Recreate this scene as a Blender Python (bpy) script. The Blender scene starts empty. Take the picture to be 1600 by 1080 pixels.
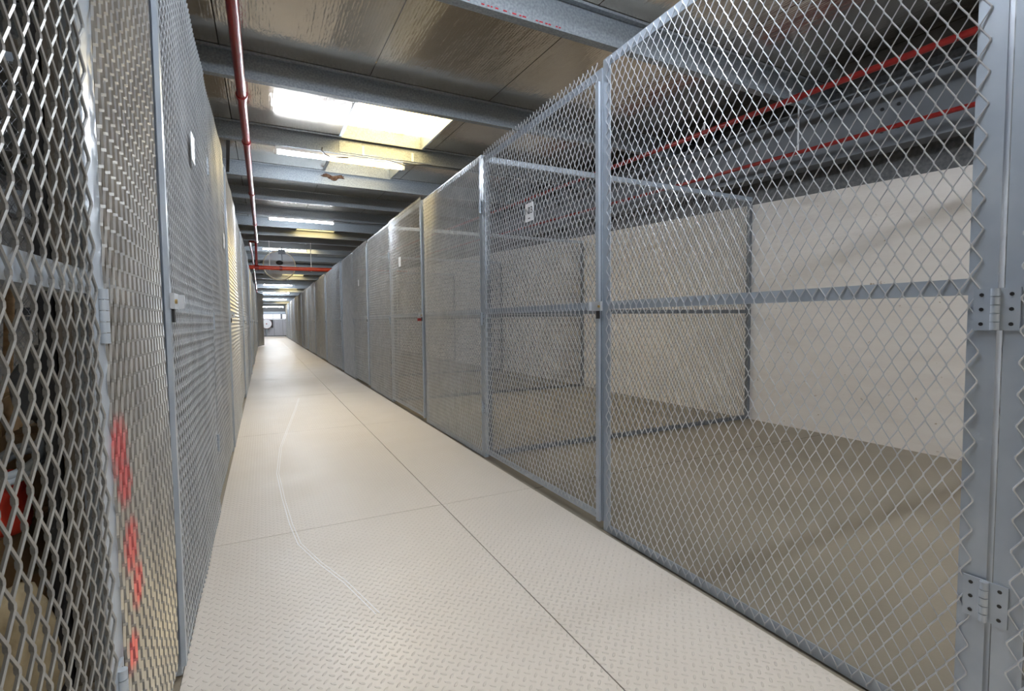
import bpy, bmesh, math, random
from mathutils import Matrix, Vector
random.seed(7)
sc = bpy.context.scene
COL = sc.collection

# ------------------------------------------------------------------ camera, world, exposure
EYE = 1.10
yaw, pitch, roll = .4678, -.0509, -.0101
cy, sy, cp, sp = math.cos(yaw), math.sin(yaw), math.cos(pitch), math.sin(pitch)
fwd = Vector((sy*cp, cy*cp, sp)); right = Vector((cy, -sy, 0)); up = right.cross(fwd)
r_ = math.cos(roll)*right + math.sin(roll)*up
u_ = -math.sin(roll)*right + math.cos(roll)*up
camd = bpy.data.cameras.new('camera'); cam = bpy.data.objects.new('camera', camd); COL.objects.link(cam)
camd.sensor_width = 36; camd.lens = 767/1600*36; camd.clip_start = .02; camd.clip_end = 200
m = Matrix((r_, u_, -fwd)).transposed().to_4x4(); m.translation = Vector((0, 0, EYE)); cam.matrix_world = m
sc.camera = cam
w = bpy.data.worlds.new('world'); sc.world = w; w.use_nodes = True
w.node_tree.nodes['Background'].inputs[0].default_value = (.8, .87, 1, 1)
w.node_tree.nodes['Background'].inputs[1].default_value = .3
sc.view_settings.view_transform = 'Standard'; sc.view_settings.look = 'None'
sc.view_settings.exposure = 0.88; sc.view_settings.gamma = 1; sc.view_settings.use_curve_mapping = False
try:
    sc.cycles.max_bounces = 8; sc.cycles.diffuse_bounces = 4; sc.cycles.glossy_bounces = 4
    sc.cycles.sample_clamp_indirect = 8; sc.cycles.use_denoising = True
except Exception: pass
TUBE_STRENGTH = 112.0
SKY_STRENGTH = 5.0

# ------------------------------------------------------------------ materials
def mat(name, col, rough=.5, metal=0., spec=.5, emit=None, estr=0.):
    M_ = bpy.data.materials.new(name); M_.use_nodes = True
    b = M_.node_tree.nodes['Principled BSDF']
    b.inputs['Base Color'].default_value = (*col, 1); b.inputs['Roughness'].default_value = rough
    b.inputs['Metallic'].default_value = metal; b.inputs['Specular IOR Level'].default_value = spec
    if emit: b.inputs['Emission Color'].default_value = (*emit, 1); b.inputs['Emission Strength'].default_value = estr
    return M_
class G:                                   # small node-graph helper
    def __init__(s, M_): s.t = M_.node_tree; s.b = s.t.nodes['Principled BSDF']
    def n(s, typ, **k):
        x = s.t.nodes.new(typ)
        for a, v in k.items(): setattr(x, a, v)
        return x
    def l(s, a, b): s.t.links.new(a, b)
    def math(s, op, a, b=None, c=None):
        x = s.n('ShaderNodeMath', operation=op)
        for i, v in enumerate((a, b, c)):
            if v is None: continue
            if isinstance(v, (int, float)): x.inputs[i].default_value = v
            else: s.l(v, x.inputs[i])
        return x.outputs[0]
    def coord(s, scale=(1, 1, 1), kind='Object'):
        tc = s.n('ShaderNodeTexCoord'); mp = s.n('ShaderNodeMapping'); mp.inputs['Scale'].default_value = scale
        s.l(tc.outputs[kind], mp.inputs[0]); return mp.outputs[0]
    def noise(s, vec, scale, detail=3, rough=.5):
        x = s.n('ShaderNodeTexNoise'); x.inputs['Scale'].default_value = scale; x.inputs['Detail'].default_value = detail
        x.inputs['Roughness'].default_value = rough; s.l(vec, x.inputs['Vector']); return x.outputs['Fac']
    def ramp(s, fac, stops):
        x = s.n('ShaderNodeValToRGB'); e = x.color_ramp.elements
        while len(e) < len(stops): e.new(.5)
        for q, (p, c) in zip(e, stops): q.position = p; q.color = (*c, 1)
        s.l(fac, x.inputs[0]); return x.outputs[0]
    def color(s, c): s.l(c, s.b.inputs['Base Color'])
    def bump(s, h, dist=.01, strength=1.):
        x = s.n('ShaderNodeBump'); x.inputs['Distance'].default_value = dist; x.inputs['Strength'].default_value = strength
        s.l(h, x.inputs['Height']); s.l(x.outputs[0], s.b.inputs['Normal'])
M = {}
# painted steel of the cages
def noisy(name, c1, c2, scale, rough=.45, metal=0., bumpd=0., kind='Object', sc3=(1, 1, 1), p0=.35, p1=.65):
    M_ = mat(name, c1, rough, metal); g = G(M_); v = g.coord(sc3, kind); f = g.noise(v, scale, 4)
    g.color(g.ramp(f, [(p0, c1), (p1, c2)]))
    if bumpd: g.bump(f, bumpd, .6)
    M[name] = M_; return M_
noisy('cage_paint', (.38, .43, .50), (.45, .50, .56), 6, .34, .25)
noisy('mesh_paint', (.50, .525, .56), (.60, .62, .65), 9, .28, .36)
noisy('galvanised', (.23, .26, .29), (.35, .39, .43), 60, .42, .35, sc3=(1, 1, 1))
noisy('galvanised_dull', (.13, .135, .14), (.22, .22, .22), 30, .6, .3)
noisy('rafter_paint', (.15, .165, .185), (.19, .205, .225), 3, .5, .1)
noisy('partition_paint', (.12, .135, .155), (.17, .185, .205), 6, .4, .2)
noisy('mesh_backlit', (.26, .26, .26), (.36, .355, .34), 7, .3, .4)  # mesh colour darkened: backlit shade of the near left panels painted in
noisy('mesh_dark', (.20, .21, .23), (.27, .28, .30), 9, .35, .4)
noisy('red_paint', (.26, .014, .014), (.33, .022, .018), 12, .3)
noisy('red_lit', (.62, .05, .02), (.70, .08, .03), 6, .3)  # pipe red brightened: lamplight on the cross pipe put into its colour
noisy('white_batten', (.75, .76, .78), (.8, .8, .8), 5, .4)
noisy('plate_white', (.80, .81, .84), (.84, .85, .88), 5, .4)
noisy('black_plastic', (.012, .012, .014), (.03, .03, .03), 8, .45)
noisy('brass', (.42, .30, .12), (.55, .40, .18), 20, .35, .8)
noisy('cardboard', (.36, .24, .13), (.46, .32, .18), 3, .85)
noisy('plywood', (.105, .088, .068), (.15, .125, .1), 2.5, .7, sc3=(6, 6, 1))
noisy('red_cloth', (.55, .03, .015), (.72, .06, .03), 6, .8, bumpd=.01)
noisy('dark_red', (.16, .01, .01), (.22, .02, .02), 6, .6)
noisy('grey_sack', (.16, .17, .18), (.30, .31, .33), 9, .6, bumpd=.02)
noisy('pale_blue', (.42, .48, .55), (.5, .56, .62), 9, .5)
noisy('burlap', (.30, .23, .13), (.45, .36, .22), 14, .9, bumpd=.01)
noisy('timber', (.35, .22, .11), (.5, .33, .18), 5, .6, sc3=(1, 8, 8))
noisy('concrete', (.20, .20, .20), (.27, .265, .255), 3, .85)
noisy('rust', (.06, .025, .015), (.17, .11, .075), 30, .95, bumpd=.02)
M['tube'] = mat('tube', (1, 1, 1), .4, emit=(.83, .905, 1.0), estr=TUBE_STRENGTH)
M['glass_clear'] = mat('glass_clear', (.93, .94, .95), .05); M['glass_clear'].node_tree.nodes['Principled BSDF'].inputs['Alpha'].default_value = .42
M['red_mark'] = mat('red_mark', (.45, .01, .02), .5)
M['ink'] = mat('ink', (.015, .015, .02), .6)
M['grey_ink'] = mat('grey_ink', (.30, .31, .33), .6)
M['seam'] = mat('seam', (.02, .018, .015), .9)
M['scuff'] = mat('scuff', (.84, .85, .88), .5)
M['cream_rim'] = mat('cream_rim', (.75, .68, .5), .4)
# skylight sheet: daylight through yellowed fibreglass
s_ = mat('skylight_sheet', (.9, .8, .5), .5); g = G(s_); v = g.coord()
f = g.noise(v, 14, 4); g.l(g.ramp(f, [(.36, (.8, .42, .07)), (.47, (1, .75, .32)), (.7, (1, .82, .42))]), g.b.inputs['Emission Color'])
g.b.inputs['Emission Strength'].default_value = SKY_STRENGTH; M['skylight_sheet'] = s_
s_ = s_.copy(); s_.name = 'skylight_sheet_grimy'; s_.node_tree.nodes['Principled BSDF'].inputs['Emission Strength'].default_value = 1.2; M['skylight_grimy'] = s_
# foil-faced roof board
s_ = mat('foil', (.5, .47, .43), .15, .92); g = G(s_)
v1 = g.coord((1, .05, 1)); ribs = g.noise(v1, 60, 2); v2 = g.coord((1, .35, 1)); big = g.noise(v2, 3.2, 5, .6)
sep = g.n('ShaderNodeSeparateXYZ'); g.l(g.coord(), sep.inputs[0])
wv = g.math('SINE', g.math('MULTIPLY', sep.outputs['X'], 2*math.pi/.022))
fine = g.noise(g.coord(), 90, 2)
h = g.math('ADD', g.math('MULTIPLY', big, 2.2), g.math('ADD', g.math('MULTIPLY', ribs, .18), g.math('ADD', g.math('MULTIPLY', wv, .02), g.math('MULTIPLY', fine, .02))))
g.bump(h, .0055, 1.0)
g.color(g.ramp(g.noise(v2, 2.0, 3), [(.3, (.52, .475, .41)), (.7, (.66, .61, .54))])); M['foil'] = s_
# chequer-plate deck
s_ = mat('chequer', (.6, .57, .52), .33, .0, .5); g = G(s_)
sep = g.n('ShaderNodeSeparateXYZ'); g.l(g.coord(), sep.inputs[0]); X_, Y_ = sep.outputs['X'], sep.outputs['Y']
S = .0275
U = g.math('DIVIDE', g.math('ADD', X_, Y_), S*1.4142); V = g.math('DIVIDE', g.math('SUBTRACT', X_, Y_), S*1.4142)
par = g.math('ABSOLUTE', g.math('MODULO', g.math('ADD', g.math('FLOOR', U), g.math('FLOOR', V)), 2.0))
fu = g.math('SUBTRACT', g.math('FRACT', U), .5); fv = g.math('SUBTRACT', g.math('FRACT', V), .5)
fu = g.math('SUBTRACT', U, g.math('ADD', g.math('FLOOR', U), .5)); fv = g.math('SUBTRACT', V, g.math('ADD', g.math('FLOOR', V), .5))
def ell(a, b):
    return g.math('ADD', g.math('POWER', g.math('MULTIPLY', a, 2.3), 2), g.math('POWER', g.math('MULTIPLY', b, 7.), 2))
e0, e1 = ell(fu, fv), ell(fv, fu)
mx = g.n('ShaderNodeMix'); g.l(par, mx.inputs[0]); g.l(e0, mx.inputs[2]); g.l(e1, mx.inputs[3])
tread = g.math('MAXIMUM', g.math('SUBTRACT', 1.0, mx.outputs[0]), 0.0)
tread = g.math('MINIMUM', g.math('MULTIPLY', tread, 1.6), 1.0)
wav = g.noise(g.coord(), 1.6, 3)
g.bump(g.math('ADD', tread, g.math('MULTIPLY', wav, 2.0)), .0022, 1.0)
dirt = g.noise(g.coord(), 1.1, 6, .6)
g.color(g.ramp(dirt, [(.2, (.645, .60, .55)), (.8, (.68, .635, .585))]))
g.l(g.ramp(g.noise(g.coord(), 2.3, 4), [(.3, (.36, .36, .36)), (.7, (.50, .50, .50))]), g.b.inputs['Roughness']); M['chequer'] = s_
# cage floor slab
s_ = mat('slab', (.3, .26, .2), .5); g = G(s_)
g.color(g.ramp(g.noise(g.coord(), 1.4, 5), [(.3, (.255, .225, .175)), (.7, (.33, .29, .23))])); g.bump(g.noise(g.coord(), 60, 3), .002, .4); M['slab'] = s_
# painted masonry
s_ = mat('painted_block', (.7, .66, .6), .7); g = G(s_); v = g.coord()
st = g.noise(g.coord((1, .5, 3)), 1.6, 6, .65); sp_ = g.noise(v, 22, 3)
c1 = g.ramp(st, [(.25, (.78, .73, .69)), (.5, (.86, .82, .78)), (.75, (.90, .865, .83))])
mk = g.ramp(sp_, [(.70, (1, 1, 1)), (.78, (.5, .42, .33))])
mm = g.n('ShaderNodeMix', data_type='RGBA', blend_type='MULTIPLY'); mm.inputs[0].default_value = 1
g.l(c1, mm.inputs[6]); g.l(mk, mm.inputs[7]); g.color(mm.outputs[2])
g.bump(g.math('ADD', g.noise(g.coord((1, 1, 2)), 9, 5), g.math('MULTIPLY', sp_, .3)), .01, .5); M['painted_block'] = s_
# ribbed sheet at the far end
s_ = mat('ribbed_sheet', (.62, .62, .68), .5, .1); g = G(s_); sep = g.n('ShaderNodeSeparateXYZ'); g.l(g.coord(), sep.inputs[0])
g.bump(g.math('SINE', g.math('MULTIPLY', sep.outputs['X'], 2*math.pi/.09)), .012, 1.); M['ribbed_sheet'] = s_
M['frosted'] = mat('frosted', (.8, .8, .88), .3, emit=(.85, .86, 1), estr=.7)
# mesh with red spray smears (paint stays with the sheet)
s_ = M['mesh_backlit'].copy(); s_.name = 'mesh_paint_smeared'; M['mesh_smear'] = s_; g = G(s_)
oc = g.coord(); acc = None
for (py, pz, rad) in ((1.185, .79, .075), (1.215, .71, .06), (1.235, .57, .07), (1.27, .47, .06), (1.20, .36, .05)):
    vm = g.n('ShaderNodeVectorMath', operation='DISTANCE'); g.l(oc, vm.inputs[0]); vm.inputs[1].default_value = (0, py-1.13, pz)
    q = g.math('MAXIMUM', g.math('SUBTRACT', 1.0, g.math('DIVIDE', vm.outputs['Value'], rad)), 0.)
    acc = q if acc is None else g.math('MAXIMUM', acc, q)
acc = g.math('MINIMUM', g.math('MULTIPLY', g.math('MULTIPLY', acc, g.noise(oc, 40, 3)), 3.0), .75)
old = g.b.inputs['Base Color'].links[0].from_socket
mm = g.n('ShaderNodeMix', data_type='RGBA'); g.l(acc, mm.inputs[0]); g.l(old, mm.inputs[6]); mm.inputs[7].default_value = (.62, .10, .11, 1)
g.color(mm.outputs[2])

# ------------------------------------------------------------------ mesh helpers
def finish(name, bm, material, parent=None, smooth=False, loc=None):
    me = bpy.data.meshes.new(name); bm.normal_update(); bm.to_mesh(me); bm.free()
    for m_ in (material if isinstance(material, (list, tuple)) else [material]):
        me.materials.append(M[m_] if isinstance(m_, str) else m_)
    if smooth:
        for p in me.polygons: p.use_smooth = True
    return link(name, me, parent, loc)
def link(name, me, parent=None, loc=None):
    o = bpy.data.objects.new(name, me); COL.objects.link(o)
    if parent is not None: o.parent = parent
    if loc is not None: o.location = loc
    return o
def box(bm, x0, x1, y0, y1, z0, z1, mi=0):
    v = [bm.verts.new((x, y, z)) for x in (x0, x1) for y in (y0, y1) for z in (z0, z1)]
    for f in ((0, 1, 3, 2), (4, 6, 7, 5), (0, 4, 5, 1), (2, 3, 7, 6), (0, 2, 6, 4), (1, 5, 7, 3)):
        bm.faces.new([v[i] for i in f]).material_index = mi
    return v
def B(*boxes):
    bm = bmesh.new()
    for b in boxes: box(bm, *b)
    return bm
def prism(bm, prof, a, b, mapf):
    """extrude 2-D closed profile between parameters a and b; mapf(p, q, t) -> xyz"""
    A = [bm.verts.new(mapf(p, q, a)) for p, q in prof]; Z = [bm.verts.new(mapf(p, q, b)) for p, q in prof]
    n = len(prof)
    for i in range(n): bm.faces.new((A[i], A[(i+1) % n], Z[(i+1) % n], Z[i]))
    bm.faces.new(A[::-1]); bm.faces.new(Z)
def tube(bm, pts, r, seg=12, caps=True):
    pts = [Vector(p) for p in pts]; rings = []
    for i, p in enumerate(pts):
        d = ((pts[min(i+1, len(pts)-1)]-p).normalized() + (p-pts[max(i-1, 0)]).normalized()) if 0 < i < len(pts)-1 else (pts[min(i+1, len(pts)-1)]-pts[max(i-1, 0)])
        d.normalize(); a = d.orthogonal().normalized() if i == 0 else (prev - d*prev.dot(d)).normalized()
        prev = a; b = d.cross(a)
        rings.append([bm.verts.new(p + r*(math.cos(2*math.pi*k/seg)*a + math.sin(2*math.pi*k/seg)*b)) for k in range(seg)])
    for R0, R1 in zip(rings, rings[1:]):
        for k in range(seg): bm.faces.new((R0[k], R0[(k+1) % seg], R1[(k+1) % seg], R1[k])).smooth = True
    if caps:
        for f in (bm.faces.new(rings[0][::-1]), bm.faces.new(rings[-1])):
            for e in f.edges: e.smooth = False
def T(pts, r, seg=12):
    bm = bmesh.new(); tube(bm, pts, r, seg); return bm
def tag(o, label=None, cat=None, group=None, kind=None):
    if label: o['label'] = label
    if cat: o['category'] = cat
    if group: o['group'] = group
    if kind: o['kind'] = kind
    return o
def empty(name, loc, label=None, cat=None, group=None):
    o = bpy.data.objects.new(name, None); COL.objects.link(o); o.location = loc; o.empty_display_size = .1
    return tag(o, label, cat, group)
def struct(o, label=None): return tag(o, label, kind='structure')
def copy_tree(o, parent=None):
    c = o.copy(); COL.objects.link(c); c.parent = parent
    for ch in [x for x in COL.objects if x.parent == o]: copy_tree(ch, c)
    return c
def ordinal(n): return ['first', 'second', 'third', 'fourth', 'fifth', 'sixth', 'seventh', 'eighth', 'ninth', 'tenth', 'eleventh', 'twelfth', 'thirteenth', 'fourteenth', 'fifteenth', 'sixteenth', 'seventeenth', 'eighteenth', 'nineteenth', 'twentieth', 'twenty-first', 'twenty-second', 'twenty-third', 'twenty-fourth', 'twenty-fifth', 'twenty-sixth', 'twenty-seventh', 'twenty-eighth'][n-1]

def zb(y):                                   # underside of the purlins: low gabled roof, ridge at y = 21
    return 2.90 + .043*y if y < 21 else 3.803 - .065*(y-21)
RD = .20                                     # purlin depth
XW = 4.74                                    # masonry wall on the right
XL = -3.6
YB, YE = -8.0, 45.0

# ------------------------------------------------------------------ floor
bm = B((XL, XW, YB, YE, -.25, -.008)); yj = 2.78-2.6*3
while yj < 30:
    box(bm, 1.56, XW-.01, yj-.002, yj+.002, -.0081, -.0074, 1); yj += 2.6
struct(finish('floor', bm, ['slab', 'seam']), 'brown painted slab under the cages')
bm = bmesh.new()
xs = [-.262, .922, 1.535]; ys = [YB+.0]; y = 2.78-2.6*4
while y < YE: ys.append(y); y += 2.6
ys = [q for q in ys if q > YB-.01] + [YE-.06]; ys = sorted(set(ys)); g_ = .0022
for i in range(2):
    for a, b in zip(ys, ys[1:]): box(bm, xs[i]+g_, xs[i+1]-g_, a+g_, b-g_, -.0079, 0)
box(bm, xs[0], xs[2], YB, YE-.06, -.0079, -.006, 1)
sp = [(.43, 7.77), (.32, 6.7), (.21, 5.73), (.10, 4.74), (.058, 3.93), (.077, 3.34), (.10, 2.89), (.125, 2.615), (.196, 2.36), (.275, 2.13), (.35, 1.84)]
for (xa, ya), (xb, yb) in zip(sp, sp[1:]):
    for off, wd in ((-.007, .0022), (.007, .0018)):
        vv = [bm.verts.new(p) for p in ((xa+off-wd, ya, .0006), (xa+off+wd, ya, .0006), (xb+off+wd, yb, .0006), (xb+off-wd, yb, .0006))]
        bm.faces.new(vv).material_index = 2
struct(finish('floor_deck', bm, ['chequer', 'seam', 'scuff']), 'beige painted chequer plate aisle deck with thin joints and a scuff trail')

# ------------------------------------------------------------------ walls
bm = bmesh.new()
prof = [(YB, -.25), (YE, -.25), (YE, 2.2)] + [(yy, 2.135+.05*yy) for yy in (21.5, 10, 0, YB)]
A = [bm.verts.new((XW, a, b)) for a, b in prof]; Z = [bm.verts.new((XW+.2, a, b)) for a, b in prof]
bm.faces.new(A[::-1]); bm.faces.new(Z)
for i in range(len(prof)): bm.faces.new((A[i], A[(i+1) % len(prof)], Z[(i+1) % len(prof)], Z[i]))
struct(finish('wall_right', bm, 'painted_block'), 'cream painted masonry wall behind the right-hand cages')
struct(finish('wall_left', B((XL-.2, XL, YB, YE, -.25, 4.2)), 'concrete'))
struct(finish('wall_back', B((XL-.2, XW+.4, YB-.2, YB, -.25, 4.2)), 'concrete'))
# cladding above the masonry
bm = bmesh.new()
for a, b in ((YB, 21), (21, YE)):
    v = [bm.verts.new(p) for p in ((XW+.16, a, 1.7), (XW+.16, b, 1.7), (XW+.16, b, zb(b-.001 if b == 21 else b)+RD+.1), (XW+.16, a, zb(a)+RD+.1))]
    v2 = [bm.verts.new(q.co+Vector((.05, 0, 0))) for q in v]
    bm.faces.new(v); bm.faces.new(v2[::-1])
    for i in range(4): bm.faces.new((v[i], v2[i], v2[(i+1) % 4], v[(i+1) % 4]))
struct(finish('wall_right_cladding', bm, 'galvanised_dull'))
# far end wall
ew = struct(finish('wall_end', B((XL, XW+.2, YE, YE+.15, -.25, 4.0)), 'galvanised_dull'))
for a, b in ((-.6, .78), (.8, 1.42), (1.44, 4.7)): finish('wall_panel', B((a, b, YE-.04, YE, .06, 1.33)), 'ribbed_sheet', ew)
finish('rail', B((-.6, 4.7, YE-.07, YE-.001, 1.34, 1.42)), 'white_batten', ew)
for a, b in ((-.1, .70), (.74, 1.27), (1.42, 1.78)): finish('window_strip', B((a, b, YE-.03, YE-.001, 1.44, 1.81)), 'frosted', ew)
finish('kick_board', B((-.6, 4.7, YE-.03, YE-.001, 0, .05)), 'galvanised_dull', ew)
finish('header', B((-.6, 4.7, YE-.08, YE-.001, 1.84, 2.02)), 'galvanised', ew)

# ------------------------------------------------------------------ roof boards and skylights
SKY = [(-2.55, -.75), (4.65, 6.45), (6.45, 8.25), (13.65, 15.45), (19.05, 20.85), (26.25, 28.05), (31.65, 33.45), (38.85, 40.65)]
bm = bmesh.new(); edges = [XL, -2.565, -1.405, -.245, .92, 2.085, 3.25, 4.41, XW+.2]
def slab(bm, x0, x1, y0, y1, dz=0, th=.05):
    zf = lambda yy, side: zb(yy-side*1e-6)+RD+dz
    v = [bm.verts.new(p) for p in ((x0, y0, zf(y0, -1)), (x1, y0, zf(y0, -1)), (x1, y1, zf(y1, 1)), (x0, y1, zf(y1, 1)))]
    v2 = [bm.verts.new(q.co+Vector((0, 0, th))) for q in v]
    bm.faces.new(v[::-1]); bm.faces.new(v2)
    for i in range(4): bm.faces.new((v[i], v[(i+1) % 4], v2[(i+1) % 4], v2[i]))
for j, (a, b) in enumerate(zip(edges, edges[1:])):
    a, b = a+.004, b-.004
    if j == 4:
        cut = YB
        for s0, s1 in SKY + [(YE, YE)]:
            for q0, q1 in ((cut, min(s0, 21)), (max(cut, 21), s0)):
                if q1-q0 > .05: slab(bm, a, b, q0, q1)
            cut = s1
        for s0, s1 in SKY: slab(bm, 1.95, b, s0, s1)
    else:
        slab(bm, a, b, YB, 21); slab(bm, a, b, 21, YE)
struct(finish('ceiling', bm, 'foil'), 'silver foil faced roof boards with dark joints')
bm = bmesh.new()
for a, b in zip(edges[:4]+edges[5:8]+[.0], edges[1:5]+edges[6:]+[0]):
    if b > a: slab(bm, a, b, YB, 21, .051, .02); slab(bm, a, b, 21, YE, .051, .02)
struct(finish('ceiling_backing', bm, 'seam'))
for i, (a, b) in enumerate(SKY):
    w_ = struct(empty('window_%d' % (i+1), (1.43, (a+b)/2, zb((a+b)/2)+RD)), None)
    def rel(bm, w_=w_):
        for v in bm.verts: v.co -= Vector(w_.location)
        return bm
    bm = bmesh.new(); slab(bm, .90, 1.95, a, b, .16, .01); finish('pane', rel(bm), 'skylight_grimy' if i == 2 else 'skylight_sheet', w_)
    for x0, x1 in ((.895, .925), (1.93, 1.95)):
        bm = bmesh.new(); slab(bm, x0, x1, a, b, -.012, .172); finish('frame', rel(bm), 'galvanised', w_)
    for y0, y1 in ((a+.0, a+.02), (b-.02, b)):
        bm = bmesh.new(); slab(bm, .926, 1.929, y0, y1, -.0, .155); finish('frame', rel(bm), 'galvanised', w_)
# ------------------------------------------------------------------ purlins
def purlin(y, i):
    z = zb(y); x0, x1 = XL, XW+.15
    bm = bmesh.new(); d = -.043 if y < 21 else .065
    # Z section: web at y, bottom flange away from us, top flange towards us
    t = .003
    prof = [(0, 0), (.07, 0), (.07, .016), (.067, .016), (.067, t), (t, t), (t, RD-t-.004), (t, RD-.004), (-.065, RD-.004), (-.065, RD-.022), (-.062, RD-.022), (-.062, RD-t-.004), (0, RD-t-.004)]
    prism(bm, prof, x0, x1, lambda p, q, tt: (tt, p, q - p*d))
    o = finish('steel_purlin', bm, 'galvanised'); o.location = (0, y, z)
    return o
PY = [2.85+1.8*i for i in range(-5, 23)]
for i, y in enumerate(PY):
    o = purlin(y, i); n = i-4
    if n >= 1:
        extra = {1: 'with red stencil dashes, nearest the camera', 2: 'dull and dark, just before the brightest skylight', 3: 'carrying the nearest lamp', 4: 'brightly lit, with a brown crust on it'}.get(n, 'the %s from the camera' % ordinal(n))
        tag(o, 'galvanised steel roof purlin, ' + extra, 'beam', 'roof purlins')
    else:
        tag(o, 'galvanised steel roof purlin behind the camera', 'beam', 'roof purlins overhead')
    if n == 1:
        bm = bmesh.new()
        for a, b, z in [(1.148, 1.174, 3.024), (1.253, 1.273, 3.023), (1.293, 1.307, 3.022), (1.316, 1.328, 3.022), (1.347, 1.368, 3.023), (1.402, 1.428, 3.022), (1.465, 1.494, 3.02), (1.515, 1.53, 3.018), (1.538, 1.564, 3.018), (1.635, 1.653, 3.018), (1.662, 1.689, 3.018), (1.707, 1.725, 3.015), (1.731, 1.75, 3.014), (1.787, 1.802, 3.012), (1.811, 1.827, 3.012)]:
            finish('stencil_mark', B((a, b, -.0016, -.0004, .013, .021)), 'red_mark', o)
# right and left rafters
def rafter(x, label):
    bm = bmesh.new(); D = .52
    for a, b in ((YB, 21), (21, YE-.1)):
        prof = [(-.09, 0), (.09, 0), (.09, .014), (.006, .014), (.006, D-.014), (.09, D-.014), (.09, D), (-.09, D), (-.09, D-.014), (-.006, D-.014), (-.006, .014), (-.09, .014)]
        prism(bm, prof, a, b, lambda p, q, tt: (x+p, tt, zb(tt-1e-6 if tt == 21 else tt)-.002-D+q))
    bm2 = bmesh.new()
    o = finish('steel_rafter', bm, 'rafter_paint'); tag(o, label, 'beam')
    for k, y in enumerate((2.2, 8.0)):
        for dy in (0, .12):
            for dz in (.16, .34):
                bmx = bmesh.new(); bmesh.ops.create_cone(bmx, cap_ends=True, segments=6, radius1=.014, radius2=.014, depth=.012, matrix=Matrix.Translation((x-.012, y+dy, zb(y)-.52+dz)) @ Matrix.Rotation(math.pi/2, 4, 'Y'))
                finish('bolt', bmx, 'black_plastic', o)
rafter(XW-.10, 'deep grey steel rafter running above the cream masonry wall')
rafter(XL+.15, 'deep grey steel rafter above the left-hand cages')
# flashing plate on the third purlin and a crusty patch on the fourth
o = finish('flashing_plate', B((.90, 2.07, 6.438, 6.4485, zb(6.45)+.02, zb(6.45)+.165)), 'galvanised')
tag(o, 'pale metal flashing plate on the purlin below the bright skylight', 'plate')
for xx in (1.17, 1.80):
    finish('clip', B((xx, xx+.03, 6.43, 6.4379, zb(6.45)+.02, zb(6.45)+.13)), 'white_batten', o)
bm = bmesh.new()
bmesh.ops.create_icosphere(bm, subdivisions=4, radius=1)
from mathutils import noise as mn
for v in bm.verts:
    n_ = mn.noise(v.co*3.1)*.45 + mn.noise(v.co*9)*.2
    v.co = Vector((v.co.x*.15*(1+n_), v.co.y*.02*(1+n_), v.co.z*.028*(1+1.4*n_) - .018*math.cos(v.co.x*5)))
o = finish('dirt_crust', bm, 'rust', loc=(1.05, 8.238, zb(8.25)+.118)); tag(o, 'brown crusty mud patch stuck to the brightly lit purlin', 'dirt')
bm = bmesh.new(); prism(bm, [(-.02, -.02), (.02, -.02), (.02, -.016), (-.016, -.016), (-.016, .02), (-.02, .02)], 0, 1, lambda p, q, t: (-.285-.10*t+p, 6.55+1.6*t+q, zb(6.45)+.19-.12*t))
tag(finish('fly_brace', bm, 'black_plastic'), 'dark diagonal angle brace near the roof above the left cages', 'brace')

# ------------------------------------------------------------------ lamps
def lamp(x0, x1, y, label, group):
    z = zb(y); L = x1-x0
    root = empty('fluorescent_lamp', ((x0+x1)/2, y, z-.002), label, 'lamp', group)
    finish('batten', B((-L/2, L/2, -.022, .022, -.04, 0)), 'white_batten', root)
    for s in (-1, 1): finish('end_cap', B((s*L/2-.018, s*L/2+.018, -.018, .018, -.088, -.04)), 'white_batten', root)
    finish('tube', T([(-L/2+.02, 0, -.068), (L/2-.02, 0, -.068)], .019, 10), 'tube', root)
    return root
LG = 'fluorescent lamps along the aisle'
L1 = lamp(.19, 1.70, 6.49, 'lit fluorescent tube nearest the camera, under the bright skylight', LG)
lamp(.17, 1.50, 11.89, 'lit fluorescent tube second from the camera', LG)
lamp(.05, 1.45, 19.09, 'lit fluorescent tube third from the camera, above the red cross pipe', LG)
for k, (y, n) in enumerate(((29.89, 'fourth'), (33.49, 'fifth'), (37.09, 'sixth'), (42.49, 'seventh'))):
    lamp(.06-.03*k, 1.5-.02*k, y, 'lit fluorescent tube %s from the camera, far down the aisle' % n, LG)
lamp(.2, 1.7, 1.085, 'white fluorescent batten lamp overhead beside the camera', LG)
for x, y in ((.2, -4.315), (2.3, -.715), (2.3, -4.315)): lamp(x, x+1.5, y, 'added unseen fluorescent fill lamp behind the camera', 'added fill lamps behind the camera')  # unseen lamps added behind the camera to brighten the near cages
bm = T([(.70, 6.41, zb(6.45)+.03), (.69, 6.40, zb(6.45)-.01), (.73, 6.40, zb(6.45)-.05), (.80, 6.41, zb(6.45)-.075), (.90, 6.415, zb(6.45)-.06), (1.0, 6.43, zb(6.45)-.045)], .009, 8)
tag(finish('lamp_cable', bm, 'black_plastic'), 'black cable looping over the nearest fluorescent lamp', 'cable')
bm = T([(1.25, 6.42, zb(6.45)-.02), (1.5, 6.42, zb(6.45)-.012), (1.72, 6.41, zb(6.45)-.05), (1.95, 6.43, zb(6.45)+.0), (2.4, 6.43, zb(6.45)+.004), (4.3, 6.43, zb(6.45)+.004)], .006, 8)
tag(finish('power_cable', bm, 'black_plastic'), 'thin dark cable running right from the nearest lamp along its purlin', 'cable')
bm = T([(1.5, 11.8, zb(11.85)-.02), (1.9, 11.8, zb(11.85)-.05), (2.5, 11.82, zb(11.85)-.02), (4.2, 11.82, zb(11.85)+.01)], .007, 8)
tag(finish('power_cable', bm, 'black_plastic'), 'thin dark cable running right from the second lamp along its purlin', 'cable')

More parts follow.
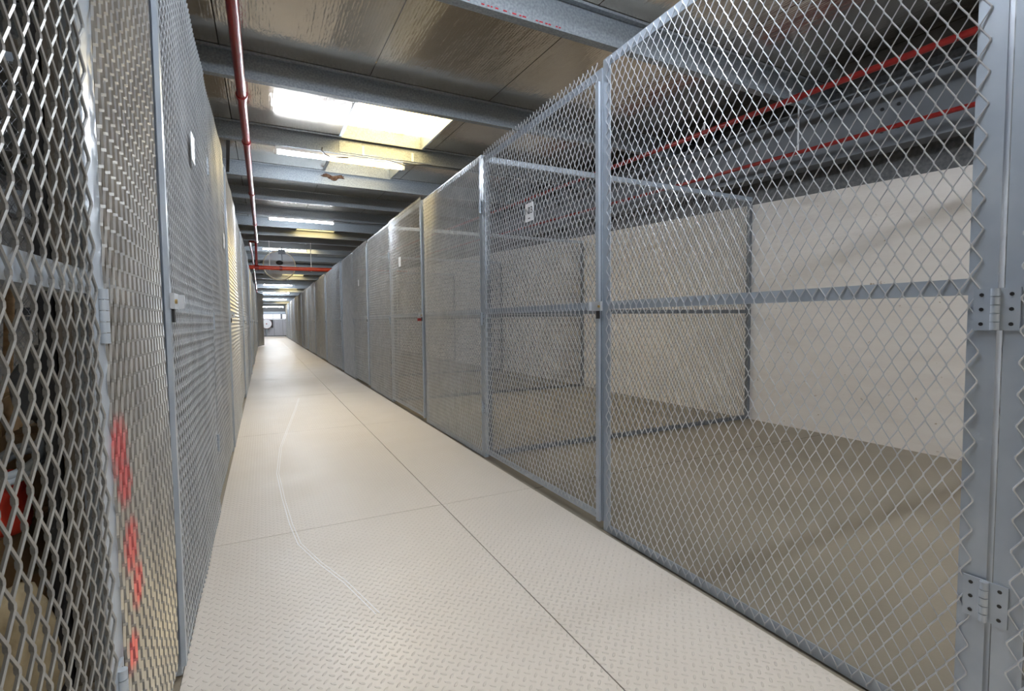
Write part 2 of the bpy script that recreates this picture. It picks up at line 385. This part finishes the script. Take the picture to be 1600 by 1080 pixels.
# ------------------------------------------------------------------ red pipes
def pipe(name, pts, r, label, joints=(), hang=()):
    bm = T(pts, r, 16); o = finish(name, bm, 'red_lit' if name == 'cross_pipe' else 'red_paint'); tag(o, label, 'pipe')
    for p, q in joints:
        finish('coupling', T([p, q], r*1.28, 16), 'red_paint', o)
    for (x, y, z) in hang:
        finish('hanger', B((x-.012, x+.012, y-.0012, y+.0012, z, zb(y)+.001), (x-.013, x+.013, y-r-.004, y+r+.004, z-r-.004, z-r)), 'white_batten', o)
    return o
pz = lambda y: zb(y)-.055
jn = lambda y, x=-.105: ((x, y-.03, pz(y-.03)), (x, y+.03, pz(y+.03)))
pipe('sprinkler_pipe', [(-.105, -7.9, pz(-7.9)), (-.105, 16.96, pz(16.96))], .036, 'dark red sprinkler pipe running lengthwise above the aisle', [jn(4.9), jn(6.3), jn(9.3), jn(13.)])
PX = 17.0
pipe('drop_pipe', [(-.13, PX, pz(PX)-.02), (-.13, PX, 2.86)], .034, 'short vertical red drop pipe feeding the cross pipe', [((-.13, PX, 2.83), (-.13, PX, 2.93))])
pipe('jog_pipe', [(-.16, PX, pz(PX)), (-.30, PX, pz(PX)), (-.30, PX+.3, pz(PX)), (-.30, 21, pz(21)), (-.30, 36, pz(36))], .03, 'dark red pipe continuing past the cross pipe down the aisle', [((-.30, 19.9, pz(19.9)), (-.30, 19.98, pz(19.98)))])
CZ = 2.80
pipe('cross_pipe', [(-3.4, PX, CZ), (4.5, PX, CZ)], .062, 'bright red pipe crossing the aisle in front of the round mirror', [((.50, PX, CZ), (.58, PX, CZ)), ((-.19, PX, CZ), (-.07, PX, CZ))], [(.23, PX, CZ), (1.42, PX, CZ), (2.9, PX, CZ)])
p2 = lambda y, o: o+.043*(y-1.5)
pipe('sprinkler_pipe', [(4.0, -7.9, p2(-7.9, 2.87)), (4.0, 20.9, p2(20.9, 2.87))], .024, 'upper red sprinkler pipe above the right-hand cages', [((4.0, 2.60, p2(2.6, 2.87)), (4.0, 2.68, p2(2.68, 2.87)))], [(4.0, 2.7, p2(2.7, 2.87)), (4.0, 3.6, p2(3.6, 2.87))])
pipe('sprinkler_pipe', [(4.42, -7.9, p2(-7.9, 2.55)), (4.42, 20.9, p2(20.9, 2.55))], .018, 'lower thinner red sprinkler pipe beside the right-hand rafter', [], [(4.42, 2.9, p2(2.9, 2.55))])

# ------------------------------------------------------------------ convex mirror beyond the cross pipe
root = empty('convex_mirror', (.54, 18.3, 3.02), 'large round clear convex mirror hanging beyond the red cross pipe', 'mirror')
bm = bmesh.new(); NR, NS, RR = 8, 40, .49
rings = []
for i in range(NR+1):
    a = i/NR; rr = RR*a; yy = -.13*(1-a*a)
    rings.append([bm.verts.new((rr*math.cos(2*math.pi*k/NS), yy, rr*math.sin(2*math.pi*k/NS))) for k in range(NS)] if i else [bm.verts.new((0, yy, 0))])
for k in range(NS): bm.faces.new((rings[0][0], rings[1][(k+1) % NS], rings[1][k]))
for i in range(1, NR):
    for k in range(NS): bm.faces.new((rings[i][k], rings[i][(k+1) % NS], rings[i+1][(k+1) % NS], rings[i+1][k]))
finish('dome', bm, 'glass_clear', root, smooth=True)
bm = bmesh.new(); tube(bm, [(RR*math.cos(t*math.pi/20), 0, RR*math.sin(t*math.pi/20)) for t in range(41)], .017, 8, False); finish('rim', bm, 'cream_rim', root)
finish('bracket', T([(.02, -.17, .06), (.08, -.16, .12), (.08, -.10, .46), (.08, .02, zb(18.3)-3.04)], .018, 8), 'galvanised', root)
bm = B((-.03, .19, -.13, -.11, .36, .52)); finish('mount_plate', bm, 'galvanised', root)
bm = bmesh.new(); bmesh.ops.create_uvsphere(bm, u_segments=16, v_segments=10, radius=.085); bmesh.ops.scale(bm, vec=(1.3, 1, .9), verts=bm.verts)
finish('swivel_joint', bm, 'black_plastic', root, smooth=True, loc=(.0, -.19, .05))
root.rotation_euler = (math.radians(-8), 0, 0)

# hose reel at the far end
root = empty('hose_reel', (.22, 44.6, 0), 'round white hose reel with red edge at the far end of the aisle', 'hose reel')
def disc(r, y0, y1): return T([(0, y0, 1.03), (0, y1, 1.03)], r, 32)
finish('backboard', B((-.1, .5, .22, .25, .72, 1.36)), 'black_plastic', root)
finish('reel_disc', disc(.37, -.10, -.06), 'plate_white', root); finish('rear_flange', disc(.39, .06, .10), 'red_paint', root)
finish('drum', disc(.2, -.06, .06), 'black_plastic', root); finish('hub', disc(.05, -.13, -.10), 'red_paint', root)
finish('stand', B((-.04, .04, .10, .2, 0, 1.0)), 'galvanised', root)

# ------------------------------------------------------------------ expanded mesh
SW, LP = .0205, .0370                       # half pitch across, half pitch up
_cache = {}
def mesh_data(wd, ht, tilt, seed=0, material='mesh_paint'):
    key = (round(wd, 3), round(ht, 3), tilt, seed, material)
    if key in _cache: return _cache[key]
    W2, T2 = .0022, .0015                    # half width and half thickness of a strand
    th = math.radians(tilt)
    d1 = (math.cos(th)*W2, math.sin(th)*W2)  # (normal, along) width direction
    d2 = (-math.sin(th)*T2, math.cos(th)*T2)
    nS = int(wd/SW); nK = int(ht/LP)
    off = (wd-nS*SW)/2
    verts, faces = [], []
    ph = seed*1.7
    def bow(u, z): return .004*math.sin(u*4.1+ph)*math.sin(z*2.6+ph*2) + .002*math.sin(u*9+z*5+ph)
    for i in range(nS):
        base = len(verts); n = 0
        for k in range(nK+1):
            c = (i + (1 if (k+i) % 2 == 0 else 0))
            side = -1 if (k+i) % 2 == 0 else 1
            sg = side*(1 if d1[1] > 0 else -1)
            uu = off + c*SW + sg*d1[1]*.8; nn = sg*d1[0]*.8
            for dz in (-.003, .003):
                z = k*LP + dz
                bx = bow(uu, z)
                for s1, s2 in ((-1, -1), (1, -1), (1, 1), (-1, 1)):
                    verts.append((bx + nn + s1*d1[0]+s2*d2[0], uu + s1*d1[1]+s2*d2[1], z)); 
                n += 1
        for j in range(n-1):
            a = base+4*j
            for q in range(4): faces.append((a+q, a+(q+1) % 4, a+4+(q+1) % 4, a+4+q))
        faces.append((base+3, base+2, base+1, base)); a = base+4*(n-1); faces.append((a, a+1, a+2, a+3))
    me = bpy.data.meshes.new('mesh_sheet'); me.from_pydata(verts, [], faces); me.materials.append(M[material]); me.update()
    _cache[key] = me; return me
def angle_v(y0, y1, z0, z1, depth=.032, t=.004, leg='both'):
    """vertical angle: face flat in plane n 0..t, leg going inwards on the y0 side. local axes: n (+ = inside), y, z"""
    return [(0, t, y0, y1, z0, z1), (t, depth, y0, y0+t, z0, z1)]
def angle_h(y0, y1, z0, z1, depth=.032, t=.004): return [(0, t, y0, y1, z0, z1), (t, depth, y0, y1, z1-t, z1)]
def nb(boxes, s):                            # boxes given as (n0,n1,y0,y1,z0,z1); s = direction of "inside" along x
    bm = bmesh.new()
    for n0, n1, y0, y1, z0, z1 in boxes:
        a, b = sorted((s*n0, s*n1)); box(bm, a, b, y0, y1, z0, z1)
    return bm
def hinge(root, s, y, z):
    h = finish('hinge', nb([(-.005, -.0005, y-.042, y+.042, z-.05, z+.05)], s), 'cage_paint', root)
    bm = bmesh.new()
    for k in range(5): tube(bm, [(-s*.011, y, z-.05+k*.02+.0008), (-s*.011, y, z-.05+(k+1)*.02-.0008)], .0085, 12)
    finish('knuckle', bm, 'cage_paint', h)
    bm = bmesh.new()
    for dy in (-.027, .027):
        for dz in (-.035, 0, .035): tube(bm, [(-s*.0048, y+dy, z+dz), (-s*.0058, y+dy, z+dz)], .0045, 8)
    finish('screw', bm, 'black_plastic', h)
def text_mesh(txt, size, mt, parent, loc, rot, name):
    cu = bpy.data.curves.new('t', 'FONT'); cu.body = txt; cu.size = size; cu.align_x = 'CENTER'; cu.align_y = 'CENTER'; cu.extrude = .0004
    ob = bpy.data.objects.new('t', cu); COL.objects.link(ob); bpy.context.view_layer.update()
    me = bpy.data.meshes.new_from_object(ob.evaluated_get(bpy.context.evaluated_depsgraph_get()))
    bpy.data.objects.remove(ob); me.materials.clear(); me.materials.append(M[mt])
    o = link(name, me, parent, loc); o.rotation_euler = rot; return o
def number_plate(root, s, y, z, w_=.105, h_=.115, txt=None):
    p = finish('number_plate', nb([(-.0165, -.0140, y-w_/2, y+w_/2, z-h_/2, z+h_/2)], s), 'plate_white', root)
    rot = (math.pi/2, 0, -s*math.pi/2)
    if txt:
        text_mesh(txt[0], .062, 'grey_ink', p, (-s*.0172, y+s*.027, z+.008), rot, 'lettering')
        text_mesh(txt[1:], .062, 'ink', p, (-s*.0172, y-s*.016, z+.008), rot, 'lettering')
        finish('small_print', nb([(-.0172, -.0166, y-.012, y+.012, z-.042, z-.036)], s), 'ink', p)
# local frame: origin on the floor at the near end of the module; x = out of plane, y along the row
def module(s, kind, y0, y1, x, ztop, label, cat, group, tilt=38, seed=0, hinge_side='far', plate=None, material='mesh_paint', lean=0., detail=True):
    L = y1-y0; door = kind == 'cage_door'
    root = empty(kind, (x, y0, 0), label, cat, group)
    zb_ = .045 if door else 0.0
    e = .004 if door else .001
    a, b = e, L-(.013 if door and hinge_side == 'far' else e)
    if door and hinge_side == 'near': a = .009
    W = .055
    top = ztop-.035 if door else ztop
    finish('post', nb(angle_v(a, a+W, zb_, top), s), 'cage_paint', root)
    far = [(0, .004, b-W, b, zb_, top), (.004, .032, b-.004, b, zb_, top)]
    finish('post', nb(far, s), 'cage_paint', root)
    finish('top_rail', nb([(.0005, .0045, a+W, b-W, top-.045, top), (.0045, .032, a+W, b-W, top-.004, top)], s), 'cage_paint', root)
    finish('bottom_rail', nb([(.0005, .0045, a+W, b-W, zb_, zb_+.042), (.0045, .032, a+W, b-W, zb_, zb_+.004)], s), 'cage_paint', root)
    finish('middle_rail', nb([(.0005, .0045, a+W, b-W, 1.152, 1.192), (.0045, .032, a+W, b-W, 1.152, 1.156)], s), 'cage_paint', root)
    wd = round(b-a-W, 3)
    hh = round((top+.04 if door else top-.012)-zb_-.012, 2)
    ms = link('mesh_sheet', mesh_data(wd, hh, tilt*s, seed, material), root)
    ms.location = (-s*.0042, a+W/2, zb_+.012+(hh-int(hh/LP)*LP))
    if door and detail:
        latch_y = .0 if hinge_side == 'far' else L
        hinge_y = L if hinge_side == 'far' else 0.
        q = 1 if hinge_side == 'far' else -1
        yc = latch_y + q*.004
        finish('cover_strip', nb([(-.022, -.009, min(yc, yc+q*.026), max(yc, yc+q*.026), zb_, top-.07)], s), 'cage_paint', root)
        lt = finish('latch', nb([(-.034, -.0225, yc-.03, yc+.055, 1.145, 1.192), (-.05, -.034, yc+.045, yc+.0545, 1.147, 1.190)], s), 'mesh_paint', root)
        finish('bolt', T([(-s*.034, yc-.02, 1.167), (-s*.040, yc-.02, 1.167)], .007, 8), 'brass', lt)
        finish('keeper', nb([(-.03, -.023, yc-.012, yc+.012, 1.105, 1.1445)], s), 'black_plastic', lt)
        for z in (.405, 1.115, 1.99): hinge(root, s, hinge_y, z)
    if plate: number_plate(root, s, plate[0]-y0, plate[1], txt=plate[2])
    if lean: root.rotation_euler = (0, 0, lean)
    return root
# right-hand row
R = [-4.13, -2.58, -1.03, .522, 2.040, 3.585, 5.170, 6.710, 8.30, 9.80, 11.3, 12.8, 14.35, 15.9, 17.5, 19.0, 20.6, 22.2, 23.8, 25.4, 27.0, 28.6, 30.2, 31.8, 33.4, 35.0, 36.6, 38.2, 39.8, 41.4]
XR = 1.557
dn = fn = 0
tl = {2: 30, 3: 34, 4: -36, 5: -20}
for i, (a, b) in enumerate(zip(R, R[1:])):
    door = i % 2 == 0
    grp = 'cage doors of the right-hand row' if door else 'fixed mesh panels of the right-hand row'
    pl = None
    if door:
        dn += b > .6
        if a < -.9 and a > -1.1: lab = 'grey mesh cage door cut off by the right edge of the photo'
        elif a < 0: lab = 'grey mesh cage door of the right-hand row behind the camera'
        elif dn == 1: lab = 'grey mesh cage door on the right with the N03 number plate'; pl = (2.78, 1.79, 'N03')
        else: lab = 'grey mesh cage door, %s along the right-hand row counting from the N03 door' % ordinal(dn)
        if dn == 2: pl = (6.1, 1.84, None)
        if dn == 3: pl = (9.1, 1.8, None)
        if dn in (5, 7): pl = (a+.75, 1.85, None)
    else:
        fn += b > 0
        if fn == 0: lab = 'grey fixed mesh panel of the right-hand row behind the camera'
        elif fn == 1: lab = 'large grey fixed mesh panel nearest the camera on the right'
        elif fn == 2: lab = 'grey fixed mesh panel just beyond the N03 door'
        else: lab = 'grey fixed mesh panel, %s along the right-hand row from the camera' % ordinal(fn)
    xx = XR - (.0 if i < 9 else (.012 if door else -.004)) - (.004 if door else 0)
    tt = 34 if i in (2, 3, 4) else (-34 if i == 5 else (34, 44, 30, 40, -32)[i % 5])
    lean = 0
    if door and dn == 2: lean = .006
    module(1, 'cage_door' if door else 'cage_panel', a, b, xx, 2.395 + (.04 if i > 5 else 0), lab, 'door' if door else 'panel', grp, tt, i % 3, 'far', pl, lean=lean)
    if door and dn == 2:
        pass
# red padlock on the second door
o = finish('padlock', B((-.02, .02, -.012, .012, -.03, .0)), 'red_paint', loc=(XR-.046, 5.215, 1.135)); tag(o, 'small red padlock on the latch of the second right-hand cage door', 'padlock')
finish('shackle', T([(-.012, 0, 0), (-.012, 0, .016), (-.006, 0, .024), (.006, 0, .024), (.012, 0, .016), (.012, 0, 0)], .003, 8), 'mesh_paint', o)
# partitions between right-hand cages
def partition(s, y, x0, x1, ztop, label, group, tilt=30, seed=1, full=True):
    root = empty('partition', (x0, y, 0), label, 'panel', group); L = x1-x0
    def bb(*bx): return B(*bx)
    finish('bottom_rail', bb((0, L, -.016, .016, 0.001, .04)), 'partition_paint', root)
    finish('top_rail', bb((0, L, -.016, .016, ztop-.045, ztop)), 'cage_paint', root)
    finish('middle_rail', bb((0, L, -.016, .016, 1.152, 1.19)), 'partition_paint', root)
    for xx in (0, L-.04): finish('post', bb((xx, xx+.04, -.017, .017, .041, ztop-.046)), 'partition_paint', root)
    ms = link('mesh_sheet', mesh_data(round(L-.05, 2), round(ztop-.04, 2), tilt, seed, 'mesh_dark'), root); ms.rotation_euler = (0, 0, -math.pi/2); ms.location = (.02, -.020, .02)
    return root
pys = [R[3]+.03, R[5]+.03, R[7]+.03, R[9]+.03, R[11]+.03, R[13]+.03, R[15]+.03, R[17]+.03, R[19]+.03]
for k, y in enumerate(pys):
    lab = ['grey mesh partition at the near side of the large right-hand cage', 'grey mesh partition dividing the first and second right-hand cages', 'grey mesh partition dividing the second and third right-hand cages'][k] if k < 3 else 'grey mesh partition inside the right-hand row, %s from the camera' % ordinal(k+1)
    partition(1, y, XR+.036, XW-.01, 2.395, lab, 'partitions between the right-hand cages')

# left-hand row
XLF = -.262
Lb = [-3.4, -1.9, -.42, 1.125, 1.795, 3.30, 4.80, 6.60, 8.25, 9.9, 11.5, 13.1, 14.7, 16.3, 17.9, 19.5, 21.1, 22.7, 24.3]
dn = fn = 0
for i, (a, b) in enumerate(zip(Lb, Lb[1:])):
    door = i in (1, 3, 5, 7, 9, 11, 13, 15, 17)
    if door:
        dn += b > 0.5
        if i == 1: lab = 'grey mesh cage door of the left-hand row behind the camera'
        elif dn == 1: lab = 'narrow grey mesh cage door smeared with red paint, on the left'
        else: lab = 'grey mesh cage door, %s along the left-hand row from the camera' % ordinal(dn)
    else:
        fn += b > 0.5
        if i == 0: lab = 'grey fixed mesh panel of the left-hand row behind the camera'
        elif fn == 1: lab = 'grey fixed mesh panel at the left edge in front of stored goods'
        else: lab = 'grey fixed mesh panel, %s along the left-hand row from the camera' % ordinal(fn)
    tt = {2: 36, 3: -14, 4: 30}.get(i, (30, -36, 30, -30, 34)[i % 5])
    pl = None
    if i == 4: pl = (2.53, 1.85, None)
    if i == 5: pl = (4.45, 1.74, None)
    module(-1, 'cage_door' if door else 'cage_panel', a, b, XLF - (.006 if door else 0) + (0 if i < 6 else random.choice((-.008, 0, .01))), 2.50 if i < 6 else 2.44, lab, 'door' if door else 'panel',
           'cage doors of the left-hand row' if door else 'fixed mesh panels of the left-hand row', tt, i % 3, 'near', pl, 'mesh_smear' if i == 3 else ('mesh_backlit' if i == 2 else 'mesh_paint'))
# open door far down the left side, plus the stop post beside it
d = module(-1, 'cage_door', 0, 1.5, XLF, 2.46, 'grey mesh cage door standing open into the aisle, far down the left side', 'door', 'cage doors of the left-hand row', 30, 1, 'near', None, detail=False)
d.location = (XLF+.03, 24.75, 0); d.rotation_euler = (0, 0, -.16)
root = empty('cage_panel', (XLF, 26.5, 0), 'grey mesh panels beyond the open door on the left', 'panel')
for k in range(1): 
    finish('post', B((-.03, 0, 0, .04, 0, 2.44), (-.03, 0, 14.8, 14.84, 0, 2.44)), 'cage_paint', root); finish('top_rail', B((-.03, 0, .04, 14.8, 2.39, 2.44)), 'cage_paint', root)
    finish('bottom_rail', B((-.03, 0, .04, 14.8, 0, .04)), 'cage_paint', root)
    for q in range(10):
        ms = link('mesh_sheet', mesh_data(1.46, 2.37, 30, 1), root, (.004, .02+q*1.48, .03))
for k, (y, lab) in enumerate(((1.15, 'grey mesh partition behind the plywood sheet in the nearest left cage'), (3.33, 'grey mesh partition at the back of the stored goods on the left'), (6.63, 'grey mesh partition further along inside the left-hand row'))):
    if k == 0: continue
    partition(1, y, XL+.1, XLF-.036, 2.44, lab, 'partitions between the left-hand cages')

# ------------------------------------------------------------------ stored goods behind the nearest left panel
def lump(name, loc, dims, mt, label, cat, seed=1, amp=.18, sub=4):
    bm = bmesh.new(); bmesh.ops.create_icosphere(bm, subdivisions=sub, radius=1)
    for v in bm.verts:
        c = v.co.copy(); n_ = mn.noise(c*1.7+Vector((seed, 0, 0)))*amp*1.6 + mn.noise(c*4.5+Vector((0, seed, 0)))*amp*.6
        c = Vector([math.copysign(abs(q)**.75, q) for q in c])*(1+n_)
        v.co = Vector((c.x*dims[0]/2, c.y*dims[1]/2, max(c.z, -.86)*dims[2]/2))
    mz = min(v.co.z for v in bm.verts)
    for v in bm.verts: v.co.z -= mz
    return tag(finish(name, bm, mt, smooth=True, loc=loc), label, cat)
def carton(loc, dx, dy, dz, label, rz=0., mt='cardboard', group=None):
    root = empty('cardboard_box', loc, label, 'box', group); root.rotation_euler = (0, 0, rz)
    bm = B((-dx/2, dx/2, -dy/2, dy/2, 0, dz)); bmesh.ops.bevel(bm, geom=bm.edges[:], offset=.006, segments=2, affect='EDGES'); finish('body', bm, mt, root)
    finish('tape', B((-dx/2-.001, dx/2+.001, -.025, .025, dz-.08, dz+.0012)), 'burlap', root)
    return root
GZ = -.008
# tall plywood sheets standing along the cage
o = finish('plywood_sheet', B((-.545, -.325, 1.90, 2.62, GZ, 2.25)), 'plywood'); tag(o, 'tall dark brown wooden cabinet standing just behind the left mesh', 'cabinet')
o.name = 'wooden_cabinet'
finish('door_edge', B((-.50, -.37, 1.895, 1.899, .05, 2.2)), 'plywood', o)
o = finish('folded_table', B((-.575, -.552, 1.86, 2.6, GZ, 1.95)), 'black_plastic'); tag(o, 'black folded board standing against the brown wooden cabinet', 'board')
carton((-.86, 2.1, GZ), .46, .40, .30, 'brown cardboard box on the floor behind the left mesh', .1)
carton((-.88, 2.12, GZ+.302), .36, .34, .17, 'smaller cardboard box stacked below the red bag', -.15)
lump('red_bag', (-.78, 2.03, GZ+.474), (.22, .22, .19), 'red_cloth', 'bright red bag on top of the cardboard boxes on the left', 'bag', 3)
lump('burlap_sack', (-.66, 1.72, GZ), (.22, .26, .44), 'burlap', 'tan lumpy sack on the floor behind the left mesh', 'sack', 5)
lump('cushion', (-.95, 2.27, GZ+.474), (.26, .14, .26), 'burlap', 'tan cushion behind the red bag', 'cushion', 8)
carton((-.74, 2.64, GZ), .28, .38, .70, 'tall cardboard box standing behind the red bag')
lump('grey_sack', (-.73, 2.60, GZ+.704), (.26, .24, .36), 'grey_sack', 'crumpled grey plastic sack on top of the tall cardboard box', 'sack', 11, .22)
carton((-1.15, 2.75, GZ), .40, .45, .82, 'large brown carton deep in the left cage', .2)
root = empty('wooden_chair', (-1.18, 2.75, GZ+.822), 'upturned wooden chair on the large brown carton', 'chair')
finish('seat', B((-.19, .19, -.18, .18, 0, .03)), 'timber', root)
for xx in (-.17, .17):
    for yy in (-.16, .16): finish('leg', T([(xx, yy, .03), (xx*1.12, yy*1.12, .45)], .018, 8), 'timber', root)
finish('dark_red_board', B((-.60, -.585, 1.78, 1.86, GZ, .26)), 'dark_red'); tag(bpy.data.objects['dark_red_board'], 'small dark red board at the foot of the black folded board', 'board')
root = empty('garden_hose', (-.68, 2.0, GZ+.66), 'pale blue hose coil hanging above the red bag', 'hose')
finish('coil', T([(.05*math.cos(t*.35), .1*math.sin(t*.35)+.0, .012+.001*t+.03*math.sin(t*.35)) for t in range(40)], .012, 8), 'pale_blue', root)
